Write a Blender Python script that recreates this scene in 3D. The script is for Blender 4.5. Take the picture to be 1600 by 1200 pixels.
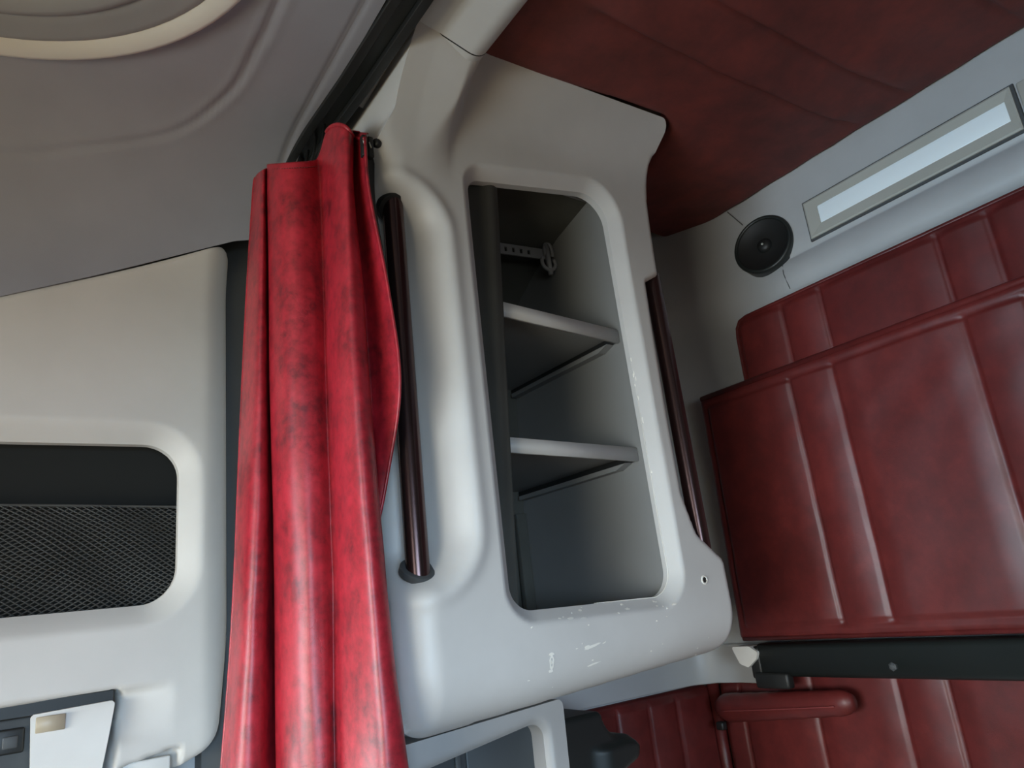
import bpy, bmesh, math, random
import numpy as np
from mathutils import Vector, Matrix, Euler

for _o in list(bpy.data.objects):
    bpy.data.objects.remove(_o, do_unlink=True)
scene = bpy.context.scene
COL = scene.collection
random.seed(4)
rng = np.random.default_rng(4)
R = math.radians

# ------------------------------------------------------------------ camera
# World: X to the rear of the cab, Y to the cab side with the locker, Z up (metres)
cd = bpy.data.cameras.new('camera')
cd.sensor_width = 36.0
cd.lens = 36.0 * 1157.2 / 1600.0
cd.clip_start = 0.02
cam = bpy.data.objects.new('camera', cd)
cam.location = (0, 0, 1.6)
cam.rotation_euler = (R(106.33474), R(6.34619), R(-33.05198))
COL.objects.link(cam)
scene.camera = cam

# ------------------------------------------------------------------ world, daylight, exposure
w = bpy.data.worlds.new('sky')
scene.world = w
w.use_nodes = True
_bg = w.node_tree.nodes['Background']
_bg.inputs['Color'].default_value = (0.72, 0.84, 1.0, 1)
_bg.inputs['Strength'].default_value = 0.1

def daylight(name, loc, target, sx, sy, power, color, spread=180):
    """area lamp for daylight or soft fill at one of the cab's windows"""
    l = bpy.data.lights.new(name, 'AREA')
    l.shape = 'RECTANGLE'; l.size = sx; l.size_y = sy
    l.energy = power; l.color = color; l.spread = R(spread)
    o = bpy.data.objects.new(name, l)
    COL.objects.link(o)
    o.location = loc
    o.rotation_euler = (Vector(target) - Vector(loc)).to_track_quat('-Z', 'Y').to_euler()
    return o

# low sky seen through the far door window (falls downwards), hazy and blue parts of it
daylight('far_door_haze', (-0.6, -1.66, 1.5), (0.3, 1.0, 0.5), 1.2, 0.6, 9.5, (1.0, 0.95, 0.76), 75)
daylight('far_door_sky', (-0.6, -1.66, 1.5), (0.2, 1.1, 0.85), 1.2, 0.6, 6.5, (0.12, 0.50, 1.0), 55)
# windscreen: sky towards the rear, and warm light thrown up by the sunlit ground
daylight('windscreen_sky', (-1.95, 0.15, 1.4), (0.7, 1.0, 1.42), 2.0, 0.8, 6.8, (0.95, 1.0, 1.0), 52)
daylight('windscreen_ground', (-1.95, 0.15, 1.3), (0.0, 0.6, 2.4), 2.0, 0.8, 26.0, (1.0, 0.81, 0.45), 180)
daylight('windscreen_upper_sky', (-1.95, 0.15, 1.45), (1.6, 0.3, 2.0), 2.0, 0.8, 4.5, (0.15, 0.55, 1.0), 50)
daylight('near_door_fill', (-0.6, 1.72, 1.10), (-0.2, 0.2, 1.2), 0.9, 0.5, 22, (0.9, 0.96, 1.0))  # added as soft ambient fill, set at the near door window

vs = scene.view_settings
vs.view_transform = 'Standard'
vs.look = 'None'
vs.exposure = 0.0
vs.gamma = 1.0
vs.use_curve_mapping = False

# ------------------------------------------------------------------ materials
def _nodes(name):
    m = bpy.data.materials.new(name)
    m.use_nodes = True
    nt = m.node_tree
    return m, nt, nt.nodes['Principled BSDF']

def _noise(nt, scale, detail=3.0, rough=0.55, stretch=None):
    tc = nt.nodes.new('ShaderNodeTexCoord')
    n = nt.nodes.new('ShaderNodeTexNoise')
    n.inputs['Scale'].default_value = scale
    n.inputs['Detail'].default_value = detail
    n.inputs['Roughness'].default_value = rough
    if stretch:
        mp = nt.nodes.new('ShaderNodeMapping')
        mp.inputs['Scale'].default_value = stretch
        nt.links.new(tc.outputs['Object'], mp.inputs['Vector'])
        nt.links.new(mp.outputs['Vector'], n.inputs['Vector'])
    else:
        nt.links.new(tc.outputs['Object'], n.inputs['Vector'])
    return n

def _ramp(nt, src, stops):
    r = nt.nodes.new('ShaderNodeValToRGB')
    e = r.color_ramp.elements
    e[0].position, e[0].color = stops[0][0], (*stops[0][1], 1)
    e[1].position, e[1].color = stops[-1][0], (*stops[-1][1], 1)
    for p, c in stops[1:-1]:
        x = e.new(p); x.color = (*c, 1)
    nt.links.new(src, r.inputs['Fac'])
    return r

def _bump(nt, bsdf, srcs):
    prev = None
    for src, strength, dist in srcs:
        b = nt.nodes.new('ShaderNodeBump')
        b.inputs['Strength'].default_value = strength
        b.inputs['Distance'].default_value = dist
        nt.links.new(src, b.inputs['Height'])
        if prev:
            nt.links.new(prev.outputs['Normal'], b.inputs['Normal'])
        prev = b
    nt.links.new(prev.outputs['Normal'], bsdf.inputs['Normal'])

def plastic(name, col, rough=0.5, var=0.06, bump=0.12, scale=420):
    m, nt, b = _nodes(name)
    n = _noise(nt, 7, 4)
    lo = tuple(c * (1 - var) for c in col); hi = tuple(min(1, c * (1 + var)) for c in col)
    r = _ramp(nt, n.outputs['Fac'], [(0.3, lo), (0.7, hi)])
    nt.links.new(r.outputs['Color'], b.inputs['Base Color'])
    b.inputs['Roughness'].default_value = rough
    if bump:
        g = _noise(nt, scale, 2)
        _bump(nt, b, [(g.outputs['Fac'], bump, 0.0006)])
    return m

def leather(name, dark, mid, bright, rough=0.42, mottle=26, crease=0.5, stretch=None, spec=0.5, coat=0.0):
    m, nt, b = _nodes(name)
    b.inputs['Coat Weight'].default_value = coat
    b.inputs['Coat Roughness'].default_value = 0.40
    n1 = _noise(nt, mottle, 6, 0.68, stretch)
    n2 = _noise(nt, mottle * 0.23, 3, 0.5, stretch)
    mx = nt.nodes.new('ShaderNodeMath'); mx.operation = 'MULTIPLY_ADD'
    mx.inputs[1].default_value = 0.40
    nt.links.new(n2.outputs['Fac'], mx.inputs[0])
    ml = nt.nodes.new('ShaderNodeMath'); ml.operation = 'MULTIPLY'; ml.inputs[1].default_value = 0.60
    nt.links.new(n1.outputs['Fac'], ml.inputs[0])
    nt.links.new(ml.outputs[0], mx.inputs[2])
    r = _ramp(nt, mx.outputs[0], [(0.36, dark), (0.5, mid), (0.63, bright)])
    nt.links.new(r.outputs['Color'], b.inputs['Base Color'])
    b.inputs['Roughness'].default_value = rough
    b.inputs['Specular IOR Level'].default_value = spec
    # fine grain and sparse creases
    g = _noise(nt, 900, 2)
    tc = nt.nodes.new('ShaderNodeTexCoord')
    dn = _noise(nt, 14, 4)
    ad = nt.nodes.new('ShaderNodeVectorMath'); ad.operation = 'MULTIPLY_ADD'
    ad.inputs[1].default_value = (0.09, 0.09, 0.09)
    nt.links.new(dn.outputs['Color'], ad.inputs[0])
    nt.links.new(tc.outputs['Object'], ad.inputs[2])
    v = nt.nodes.new('ShaderNodeTexVoronoi'); v.feature = 'DISTANCE_TO_EDGE'
    v.inputs['Scale'].default_value = 55
    nt.links.new(ad.outputs[0], v.inputs['Vector'])
    vr = _ramp(nt, v.outputs['Distance'], [(0.0, (0, 0, 0)), (0.09, (1, 1, 1))])
    msk = _noise(nt, 9, 2)
    mr = _ramp(nt, msk.outputs['Fac'], [(0.40, (1, 1, 1)), (0.70, (0.35, 0.35, 0.35))])
    mxx = nt.nodes.new('ShaderNodeMix'); mxx.data_type = 'RGBA'; mxx.blend_type = 'ADD'
    mxx.inputs['Factor'].default_value = 1.0
    nt.links.new(vr.outputs['Color'], mxx.inputs['A']); nt.links.new(mr.outputs['Color'], mxx.inputs['B'])
    mxx.clamp_result = True
    _bump(nt, b, [(g.outputs['Fac'], 0.18, 0.0006), (mxx.outputs['Result'], crease, 0.0012)])
    return m

M = {}
M['grey'] = plastic('grey_plastic', (0.44, 0.45, 0.455), 0.38, 0.05, 0.10)
M['locker_grey'] = plastic('locker_plastic', (0.56, 0.55, 0.535), 0.44, 0.05, 0.10)
M['grey_dark'] = plastic('slate_plastic', (0.060, 0.065, 0.068), 0.6)
M['headcloth'] = plastic('ceiling_cloth', (0.295, 0.298, 0.335), 0.85, 0.05, 0.25, 700)
M['shell'] = plastic('side_panel_plastic', (0.59, 0.565, 0.53), 0.55, 0.04, 0.12)
M['shelf'] = plastic('shelf_grey_shaded', (0.22, 0.222, 0.22), 0.45, 0.04, 0.04)  # locker grey taken darker for the shade inside the locker
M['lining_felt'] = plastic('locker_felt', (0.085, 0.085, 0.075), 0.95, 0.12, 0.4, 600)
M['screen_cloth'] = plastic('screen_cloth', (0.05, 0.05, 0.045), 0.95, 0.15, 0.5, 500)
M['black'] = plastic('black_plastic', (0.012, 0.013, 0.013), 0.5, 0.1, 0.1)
M['black_metal'] = plastic('black_metal', (0.016, 0.02, 0.019), 0.42, 0.1, 0.05)
M['bezel'] = plastic('lamp_bezel', (0.42, 0.42, 0.38), 0.5, 0.03, 0.05)
M['white'] = plastic('white_plastic', (0.72, 0.70, 0.66), 0.5, 0.05, 0.05)
M['clip'] = plastic('clear_white_plastic', (0.26, 0.255, 0.26), 0.4, 0.05, 0.05)
M['chip'] = plastic('bare_chip', (0.82, 0.80, 0.74), 0.6, 0.05, 0)
M['interior'] = plastic('cab_interior', (0.11, 0.095, 0.08), 0.8)
M['net'] = plastic('net_cord', (0.060, 0.060, 0.056), 0.9, 0.2, 0.3)
M['pocket'] = plastic('pocket_lining', (0.012, 0.013, 0.012), 0.95)
M['curtain'] = leather('curtain_leather', (0.15, 0.007, 0.013), (0.35, 0.013, 0.024), (0.48, 0.019, 0.036), 0.45, 60, 0.30, None, 0.4, 0.5)
M['bunk'] = leather('bunk_leather', (0.085, 0.013, 0.012), (0.115, 0.016, 0.015), (0.15, 0.021, 0.019), 0.42, 24, 0.15)
M['headliner'] = leather('headliner_leather', (0.115, 0.034, 0.030), (0.17, 0.042, 0.036), (0.225, 0.050, 0.040), 0.62, 12, 0.1, None, 0.3)
M['thread'] = plastic('red_thread', (0.20, 0.035, 0.035), 0.6)
M['lining'] = plastic('curtain_lining', (0.018, 0.019, 0.019), 0.85)

def rod_material():
    m, nt, b = _nodes('bronze_anodised_metal')
    b.inputs['Base Color'].default_value = (0.090, 0.056, 0.056, 1)
    b.inputs['Metallic'].default_value = 0.85
    n = _noise(nt, 60, 3, 0.5, (1, 1, 0.03))
    r = _ramp(nt, n.outputs['Fac'], [(0.3, (0.18, 0.18, 0.18)), (0.7, (0.26, 0.26, 0.26))])
    nt.links.new(r.outputs['Color'], b.inputs['Roughness'])
    return m
M['rod'] = rod_material()

def diffuser_material():
    m, nt, b = _nodes('lamp_diffuser')
    b.inputs['Base Color'].default_value = (0.80, 0.86, 0.88, 1)
    b.inputs['Roughness'].default_value = 0.35
    b.inputs['Emission Color'].default_value = (0.55, 0.80, 1.0, 1)
    b.inputs['Emission Strength'].default_value = 0.09  # slight blue glow added for the sky reflected in the diffuser
    return m
M['diffuser'] = diffuser_material()

# ------------------------------------------------------------------ mesh helpers
def link(name, me, mat, parent=None, smooth=True):
    o = bpy.data.objects.new(name, me)
    COL.objects.link(o)
    mats = mat if isinstance(mat, (list, tuple)) else [mat]
    for m in mats:
        me.materials.append(m)
    if smooth:
        me.polygons.foreach_set('use_smooth', [True] * len(me.polygons))
    if parent is not None:
        o.parent = parent
        off = Vector((0, 0, 0)); p = parent
        while p is not None:
            off += p.location; p = p.parent
        o.location = -off
    return o

def thing(name, label, cat, loc, group=None):
    o = bpy.data.objects.new(name, None)
    o.empty_display_size = 0.05
    o.location = loc
    COL.objects.link(o)
    return tag(o, label, cat, group)

def tag(o, label, cat, group=None):
    o['label'] = label; o['category'] = cat
    if group: o['group'] = group
    return o

def struct(o, label=None):
    o['kind'] = 'structure'
    if label: o['label'] = label
    return o

def mesh(name, verts, faces):
    me = bpy.data.meshes.new(name)
    me.from_pydata([tuple(map(float, v)) for v in verts], [], faces)
    me.update()
    return me

def fillet(pts, rad, n=8):
    """closed polygon with rounded corners; rad a number or one per corner"""
    out = []
    N = len(pts)
    rs = rad if isinstance(rad, (list, tuple)) else [rad] * N
    for i in range(N):
        p = np.array(pts[i], float); a = np.array(pts[i - 1], float); b = np.array(pts[(i + 1) % N], float)
        r = rs[i]
        if r <= 0:
            out.append(p); continue
        da = (a - p); la = np.linalg.norm(da); da /= la
        db = (b - p); lb = np.linalg.norm(db); db /= lb
        ang = math.acos(max(-1, min(1, float(da @ db))))
        t = min(r / math.tan(ang / 2), la * 0.49, lb * 0.49)
        r2 = t * math.tan(ang / 2)
        bis = da + db
        bis /= np.linalg.norm(bis)
        c = p + bis * (r2 / math.sin(ang / 2))
        s = p + da * t - c; e = p + db * t - c
        a0 = math.atan2(s[1], s[0]); a1 = math.atan2(e[1], e[0])
        d = (a1 - a0 + math.pi) % (2 * math.pi) - math.pi
        for k in range(n + 1):
            th = a0 + d * k / n
            out.append(c + r2 * np.array([math.cos(th), math.sin(th)]))
    return np.array(out)

def psdf(poly, u, v):
    """signed distance to closed polygon, positive inside"""
    P = np.asarray(poly); Q = np.roll(P, -1, 0)
    d2 = np.full(u.shape, 1e9); ins = np.zeros(u.shape, bool)
    for (ax, ay), (bx, by) in zip(P, Q):
        ex, ey = bx - ax, by - ay
        L = ex * ex + ey * ey
        if L < 1e-14: continue
        wx, wy = u - ax, v - ay
        t = np.clip((wx * ex + wy * ey) / L, 0, 1)
        d2 = np.minimum(d2, (wx - t * ex) ** 2 + (wy - t * ey) ** 2)
        c = ((ay > v) != (by > v))
        if ey != 0:
            c &= u < (ex * (v - ay) / ey + ax)
            ins ^= c
    d = np.sqrt(d2)
    return np.where(ins, d, -d)

def ldist(line, u, v):
    """distance to open polyline"""
    P = np.asarray(line)
    d2 = np.full(u.shape, 1e9)
    for (ax, ay), (bx, by) in zip(P[:-1], P[1:]):
        ex, ey = bx - ax, by - ay
        wx, wy = u - ax, v - ay
        t = np.clip((wx * ex + wy * ey) / (ex * ex + ey * ey), 0, 1)
        d2 = np.minimum(d2, (wx - t * ex) ** 2 + (wy - t * ey) ** 2)
    return np.sqrt(d2)

def sstep(a, b, x):
    t = np.clip((x - a) / (b - a), 0, 1)
    return t * t * (3 - 2 * t)

def hfield(name, box, ru, rv, sdf, height, to3d, skirt=None):
    """surface of height(u,v) over the region sdf>0, exact outline; skirt = height of the back edge"""
    u0, u1, v0, v1 = box
    nu = int(round((u1 - u0) / ru)) + 1; nv = int(round((v1 - v0) / rv)) + 1
    U, V = np.meshgrid(np.linspace(u0, u1, nu), np.linspace(v0, v1, nv), indexing='ij')
    S = sdf(U, V)
    h = min(ru, rv)
    e = h * 0.2
    for _ in range(2):                                   # pull near vertices onto the outline
        gx = (sdf(U + e, V) - sdf(U - e, V)) / (2 * e); gy = (sdf(U, V + e) - sdf(U, V - e)) / (2 * e)
        g2 = np.maximum(gx * gx + gy * gy, 0.3)
        m = np.abs(S) < 0.4 * h
        U = np.where(m, U - S * gx / g2, U); V = np.where(m, V - S * gy / g2, V)
        S = np.where(m, sdf(U, V), S)
    S = np.where(np.abs(S) < 0.06 * h, 0.0, S)
    idx = np.arange(nu * nv).reshape(nu, nv)
    uu = list(U.ravel()); vv = list(V.ravel())
    s = S.ravel()
    a, b, c, d = idx[:-1, :-1].ravel(), idx[1:, :-1].ravel(), idx[1:, 1:].ravel(), idx[:-1, 1:].ravel()
    cells = np.stack([a, b, c, d], 1)
    sc = s[cells]
    full = (sc >= 0).all(1) & (sc > 0).any(1)
    faces = [tuple(int(i) for i in f) for f in cells[full]]
    mixed = cells[(~full) & (sc > 0).any(1)]
    cut = {}
    def cross(i, j):
        k = (min(i, j), max(i, j))
        if k not in cut:
            t = s[i] / (s[i] - s[j])
            uu.append(uu[i] + t * (uu[j] - uu[i])); vv.append(vv[i] + t * (vv[j] - vv[i]))
            cut[k] = len(uu) - 1
        return cut[k]
    for q in mixed:
        poly = []
        for k in range(4):
            i, j = int(q[k]), int(q[(k + 1) % 4])
            if s[i] >= 0: poly.append(i)
            if (s[i] > 0 and s[j] < 0) or (s[i] < 0 and s[j] > 0): poly.append(cross(i, j))
        if len(poly) >= 3: faces.append(tuple(poly))
    uu = np.array(uu); vv = np.array(vv)
    hh = height(uu, vv)
    X = to3d(uu, vv, hh)
    verts = np.stack(X, 1)
    used = np.unique(np.concatenate([np.array(f) for f in faces]))
    remap = np.full(len(uu), -1); remap[used] = np.arange(len(used))
    faces = [tuple(int(remap[i]) for i in f) for f in faces]
    verts = verts[used]; uu = uu[used]; vv = vv[used]
    if skirt is not None:
        cnt = {}
        for f in faces:
            for i, j in zip(f, f[1:] + f[:1]):
                cnt[(i, j)] = 1
        bd = [(i, j) for (i, j) in cnt if (j, i) not in cnt]
        bv = sorted({i for e_ in bd for i in e_})
        n0 = len(verts)
        loc = {k: n for n, k in enumerate(bv)}
        bu = uu[bv]; bvv = vv[bv]
        sk = skirt(bu, bvv) if callable(skirt) else np.full(len(bv), skirt)
        back = np.stack(to3d(bu, bvv, sk), 1)
        verts = np.concatenate([verts, verts[bv], back])
        nb = len(bv)
        for i, j in bd:
            faces.append((n0 + loc[j], n0 + loc[i], n0 + nb + loc[i], n0 + nb + loc[j]))
    me = mesh(name, verts, faces)
    bm = bmesh.new(); bm.from_mesh(me)
    bmesh.ops.recalc_face_normals(bm, faces=bm.faces)
    bm.to_mesh(me); bm.free()
    return me

def box_bm(bm, lo, hi):
    r = bmesh.ops.create_cube(bm, size=1.0)
    for v in r['verts']:
        v.co = Vector([lo[k] + (hi[k] - lo[k]) * (v.co[k] + 0.5) for k in range(3)])
    return r['verts']

def bevel_box(name, lo, hi, bev=0.004, seg=3, M4=None):
    bm = bmesh.new()
    box_bm(bm, lo, hi)
    if bev:
        bmesh.ops.bevel(bm, geom=bm.edges[:], offset=bev, segments=seg, profile=0.5, affect='EDGES')
    if M4 is not None:
        bmesh.ops.transform(bm, matrix=M4, verts=bm.verts)
    me = bpy.data.meshes.new(name); bm.to_mesh(me); bm.free()
    return me

def sweep(name, path, prof, up=(0, 0, 1), closed=True, caps=True, scale=None):
    """profile points (a,b) swept along a 3-D path: a sideways, b along up"""
    P = [Vector(p) for p in path]; n = len(P); k = len(prof)
    verts, faces = [], []
    upv = Vector(up)
    for i in range(n):
        t = (P[min(i + 1, n - 1)] - P[max(i - 1, 0)]).normalized()
        side = t.cross(upv).normalized()
        u2 = side.cross(t).normalized()
        f = scale[i] if scale else 1.0
        for a_, b_ in prof:
            verts.append(P[i] + side * a_ * f + u2 * b_ * f)
    for i in range(n - 1):
        for j in range(k if closed else k - 1):
            j2 = (j + 1) % k
            faces.append((i * k + j, i * k + j2, (i + 1) * k + j2, (i + 1) * k + j))
    if closed and caps:
        faces.append(tuple(range(k - 1, -1, -1))); faces.append(tuple(range((n - 1) * k, n * k)))
    me = mesh(name, verts, faces)
    bm = bmesh.new(); bm.from_mesh(me); bmesh.ops.recalc_face_normals(bm, faces=bm.faces); bm.to_mesh(me); bm.free()
    return me

def circ(r, n=16):
    return [(r * math.cos(2 * math.pi * i / n), r * math.sin(2 * math.pi * i / n)) for i in range(n)]

def tube(name, path, r, n=16, up=(0, 0, 1), scale=None):
    return sweep(name, path, circ(r, n), up, scale=scale)

def lathe(name, prof, n=48, M4=None):
    """(r, h) profile revolved about local Z"""
    verts, faces = [], []
    k = len(prof)
    for i in range(n):
        c, s = math.cos(2 * math.pi * i / n), math.sin(2 * math.pi * i / n)
        for r_, h_ in prof: verts.append(Vector((r_ * c, r_ * s, h_)))
    for i in range(n):
        for j in range(k - 1):
            a, b = i * k + j, ((i + 1) % n) * k + j
            faces.append((a, b, b + 1, a + 1))
    if M4 is not None: verts = [M4 @ v for v in verts]
    me = mesh(name, verts, faces)
    bm = bmesh.new(); bm.from_mesh(me); bmesh.ops.remove_doubles(bm, verts=bm.verts, dist=1e-6)
    bmesh.ops.recalc_face_normals(bm, faces=bm.faces); bm.to_mesh(me); bm.free()
    return me

def catmull(P, t):
    """P (n, ...) control values, t array in 0..n-1"""
    P = np.asarray(P, float); n = len(P)
    i = np.clip(np.floor(t).astype(int), 0, n - 2); f = t - i
    p0 = np.where((i > 0)[(...,) + (None,) * (P.ndim - 1)], P[np.maximum(i - 1, 0)], 2 * P[0] - P[1])
    p1 = P[i]; p2 = P[i + 1]
    p3 = np.where((i < n - 2)[(...,) + (None,) * (P.ndim - 1)], P[np.minimum(i + 2, n - 1)], 2 * P[-1] - P[-2])
    f = f[(...,) + (None,) * (P.ndim - 1)]
    return 0.5 * ((2 * p1) + (-p0 + p2) * f + (2 * p0 - 5 * p1 + 4 * p2 - p3) * f ** 2 + (-p0 + 3 * p1 - 3 * p2 + p3) * f ** 3)

def flatshade(o, deg=35):
    o.data.set_sharp_from_angle(angle=R(deg))
    return o

# ================================================================== STRUCTURE
def slab(name, lo, hi, mat, parent=None, bev=0):
    return link(name, bevel_box(name, lo, hi, bev), mat, parent, smooth=False)

struct(slab('floor', (-1.95, -1.62, -0.05), (1.75, 1.62, 0.0), plastic('floor_mat', (0.26, 0.21, 0.16), 0.8)))

def wall_with_hole(name, axis, pos, thick, u0, u1, v0, v1, hole, mat):
    """upright wall with a window opening; u along the wall, v up"""
    bm = bmesh.new()
    hu0, hu1, hv0, hv1 = hole
    for a0, a1, b0, b1 in ((u0, u1, v0, hv0), (u0, u1, hv1, v1), (u0, hu0, hv0, hv1), (hu1, u1, hv0, hv1)):
        if axis == 0: box_bm(bm, (pos, a0, b0), (pos + thick, a1, b1))
        else: box_bm(bm, (a0, pos, b0), (a1, pos + thick, b1))
    me = bpy.data.meshes.new(name); bm.to_mesh(me); bm.free()
    return struct(link(name, me, mat, smooth=False))

wall_with_hole('wall_front', 0, -1.85, 0.06, -1.62, 1.62, 0.0, 2.75, (-1.15, 1.25, 0.90, 1.85), M['interior'])
wall_with_hole('wall_right', 1, -1.58, 0.06, -1.79, 1.75, 0.0, 2.75, (-1.25, 0.10, 0.85, 1.85), M['interior'])
# the side with the locker: door window low at the front
wall_with_hole('wall_left', 1, 1.56, 0.06, -1.79, 1.75, 0.0, 2.75, (-1.10, -0.12, 0.80, 1.36), M['grey'])
struct(slab('ceiling', (-1.85, -1.62, 2.62), (1.75, 1.62, 2.68), M['interior']))

# front ceiling: flat cloth-covered moulding, coved down into the side panel
_pr = [(-1.50, 2.5), (1.15, 2.5)] + [(1.15 + .30 * math.sin(t), 2.25 + .25 * math.cos(t)) for t in np.linspace(0, math.pi / 2, 40)[1:]] + [(1.45, 2.0)]
PROF = np.array(_pr)
PS = np.concatenate([[0], np.cumsum(np.hypot(*np.diff(PROF, axis=0).T))]) - 0.20   # so that s = y + 1.3 on the flat
def cove(u, s, h):
    y = np.interp(s, PS, PROF[:, 0]); z = np.interp(s, PS, PROF[:, 1])
    e = 0.01
    ty = np.interp(s + e, PS, PROF[:, 0]) - np.interp(s - e, PS, PROF[:, 0])
    tz = np.interp(s + e, PS, PROF[:, 1]) - np.interp(s - e, PS, PROF[:, 1])
    L = np.hypot(ty, tz)
    ny, nz = tz / L, -ty / L                       # into the room
    return u, y + ny * h, z + nz * h
HATCH_C = fillet([(-0.80, 0.05), (0.25, 0.05), (0.25, 1.185), (-0.80, 1.185)], 0.40, 20)
HATCH_S = HATCH_C + np.array([0, 1.3])
GROOVE = [(-1.2, 2.735), (-0.6, 2.725), (-0.3, 2.71), (-0.059, 2.676), (0.08, 2.626), (0.178, 2.578), (0.225, 2.532), (0.253, 2.475), (0.272, 2.405), (0.280, 2.284), (0.283, 2.196), (0.285, 1.2)]
_g = catmull(np.array(GROOVE), np.linspace(0, len(GROOVE) - 1, 90))
def front_top(u):            # the joint with the side panel below, rising towards the rear
    return np.interp(u, [-1.8, -0.35, -0.043, 0.341, 0.6], [3.061, 3.061, 2.932, 2.763, 2.70]) - 0.0025
def _csdf(u, v):
    d = np.minimum(0.425 - u, front_top(u) - v)
    return np.minimum(d, -psdf(HATCH_S, u, v))
def _ch(u, v):
    d = ldist(_g, u, v)
    g = -0.0035 * np.exp(-(d / 0.006) ** 2) + 0.0012 * np.exp(-((d - 0.013) / 0.006) ** 2)
    edge = -0.004 * np.exp(-((u - 0.398) / 0.004) ** 2)
    return g + edge
ch = hfield('ceiling_moulding', (-1.30, 0.43, 0.9, 3.10), 0.0065, 0.0075, _csdf, _ch, cove, skirt=-0.012)
struct(link('trim_1', ch, M['headcloth']), 'grey cloth-covered ceiling moulding with a curved groove')

# rear wall with a rounded corner to the side wall
def plan():
    pts = [(1.62, -1.5), (1.62, 0.95), (1.62, 1.0), (1.62, 1.05), (1.62, 1.10), (1.62, 1.16), (1.62, 1.22)]
    pts += [(1.36 + 0.26 * math.cos(t), 1.22 + 0.32 * math.sin(t)) for t in np.linspace(0, math.pi / 2, 14)[1:]]
    pts += [(0.48, 1.54)]
    return np.array(pts)
PL = plan()
def rear_wall():
    zs = [(0.02, 0.0), (1.40, 0.0), (1.46, 0.0), (2.10, 0.0), (2.235, 0.0), (2.255, -0.004), (2.262, -0.018), (2.268, -0.030), (2.30, -0.034), (2.335, -0.027), (2.352, -0.012), (2.358, -0.008), (2.362, -0.012), (2.40, -0.010), (2.48, -0.012), (2.56, -0.02), (2.62, -0.03)]
    verts, faces = [], []
    cl = PL
    n = len(cl)
    for z, off in zs:
        for i in range(n):
            a = cl[max(i - 1, 0)]; b = cl[min(i + 1, n - 1)]
            t = (b - a) / np.linalg.norm(b - a)
            nx, ny = t[1], -t[0]
            # moulded ledges fade out round the corner
            k = float(np.interp(cl[i][1], [1.0, 1.2], [1.0, 0.0]))
            k = k * k * (3 - 2 * k)
            px_, py_ = cl[i]
            if py_ >= 1.0:                                         # wide cove in the upper corner
                g_ = float(np.clip((z - 2.20) / 0.14, 0, 1)); g_ = g_ * g_ * (3 - 2 * g_)
                f_ = (i - 2) / (n - 3.0) if i < n - 1 else 1.0
                a_ = f_ * math.pi / 2
                bx_, by_ = 1.18 + 0.44 * math.cos(a_), 1.0 + 0.54 * math.sin(a_)
                if i < n - 1: px_, py_ = px_ + (bx_ - px_) * g_, py_ + (by_ - py_) * g_
            if z < 1.45 and py_ > 1.22 and px_ > 1.36:             # square corner below the ledge
                c_, s2 = (px_ - 1.36) / 0.26, (py_ - 1.22) / 0.32
                m_ = max(c_, s2); px_, py_ = 1.36 + 0.26 * c_ / m_, 1.22 + 0.32 * s2 / m_
            verts.append((px_ + nx * off * k, py_ + ny * off * k, z))
    for j in range(len(zs) - 1):
        for i in range(n - 1):
            faces.append((j * n + i, j * n + i + 1, (j + 1) * n + i + 1, (j + 1) * n + i))
    return mesh('wall_rear', verts, faces)
rw = struct(link('wall_rear', rear_wall(), M['grey']), 'grey moulded rear wall with a ledge below the lamp')
bm = bmesh.new(); bm.from_mesh(rw.data); bmesh.ops.recalc_face_normals(bm, faces=bm.faces); bm.to_mesh(rw.data); bm.free()

# cross beam of the roof, bending down into the locker's front corner
def beam():
    prof = []
    base = fillet([(-0.080, 0.055), (-0.080, -0.004), (-0.070, -0.010), (-0.022, -0.016), (0.055, -0.042), (0.082, 0.004), (0.085, 0.055)], [0, .004, .01, .02, .040, .012, 0], 8)
    # side axis of the sweep is +X for a path that runs towards -Y
    path = [(0.565, 0.75 - 0.1 * i, 2.535) for i in range(23)][::-1]
    path += [(0.565, 0.85, 2.535), (0.565, 0.95, 2.535), (0.565, 1.02, 2.533), (0.565, 1.10, 2.528)]
    prof = [(p[0], p[1]) for p in base]
    sc = None
    return sweep('beam', path, prof, up=(0, 0.0001, 1), scale=sc)
bmo = struct(link('trim_2', beam(), M['locker_grey']), 'grey rounded roof beam behind the curtain rail')
flatshade(bmo, 50)
# joint in the beam: a dark seam ring cut across
def beam_seam():
    base = fillet([(-0.080, 0.055), (-0.080, -0.004), (-0.070, -0.010), (-0.022, -0.016), (0.055, -0.042), (0.082, 0.004), (0.085, 0.055)], [0, .004, .01, .02, .040, .012, 0], 8) * 1.008
    return sweep('beam_seam', [(0.565, 0.868, 2.535), (0.565, 0.8705, 2.535)], [tuple(p) for p in base])
s_ = link('seam', beam_seam(), M['black'], bmo); s_['label'] = 'dark joint across the beam'
# slate-grey door pillar in the gap between side panel and curtain
pil = hfield('pillar', (0.30, 0.50, 1.20, 2.50), 0.01, 0.02,
             lambda u, v: np.minimum(np.minimum(u - 0.30, 0.50 - u), np.minimum(v - 1.2, 2.5 - v)) + 1e-4,
             lambda u, v: 0.02 * np.cos((u - 0.40) / 0.10 * math.pi / 2),
             lambda u, v, h: (u, 1.50 - h, v), skirt=-0.055)
struct(link('trim_3', pil, M['grey_dark']), 'slate grey door pillar cover beside the curtain')

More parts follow.
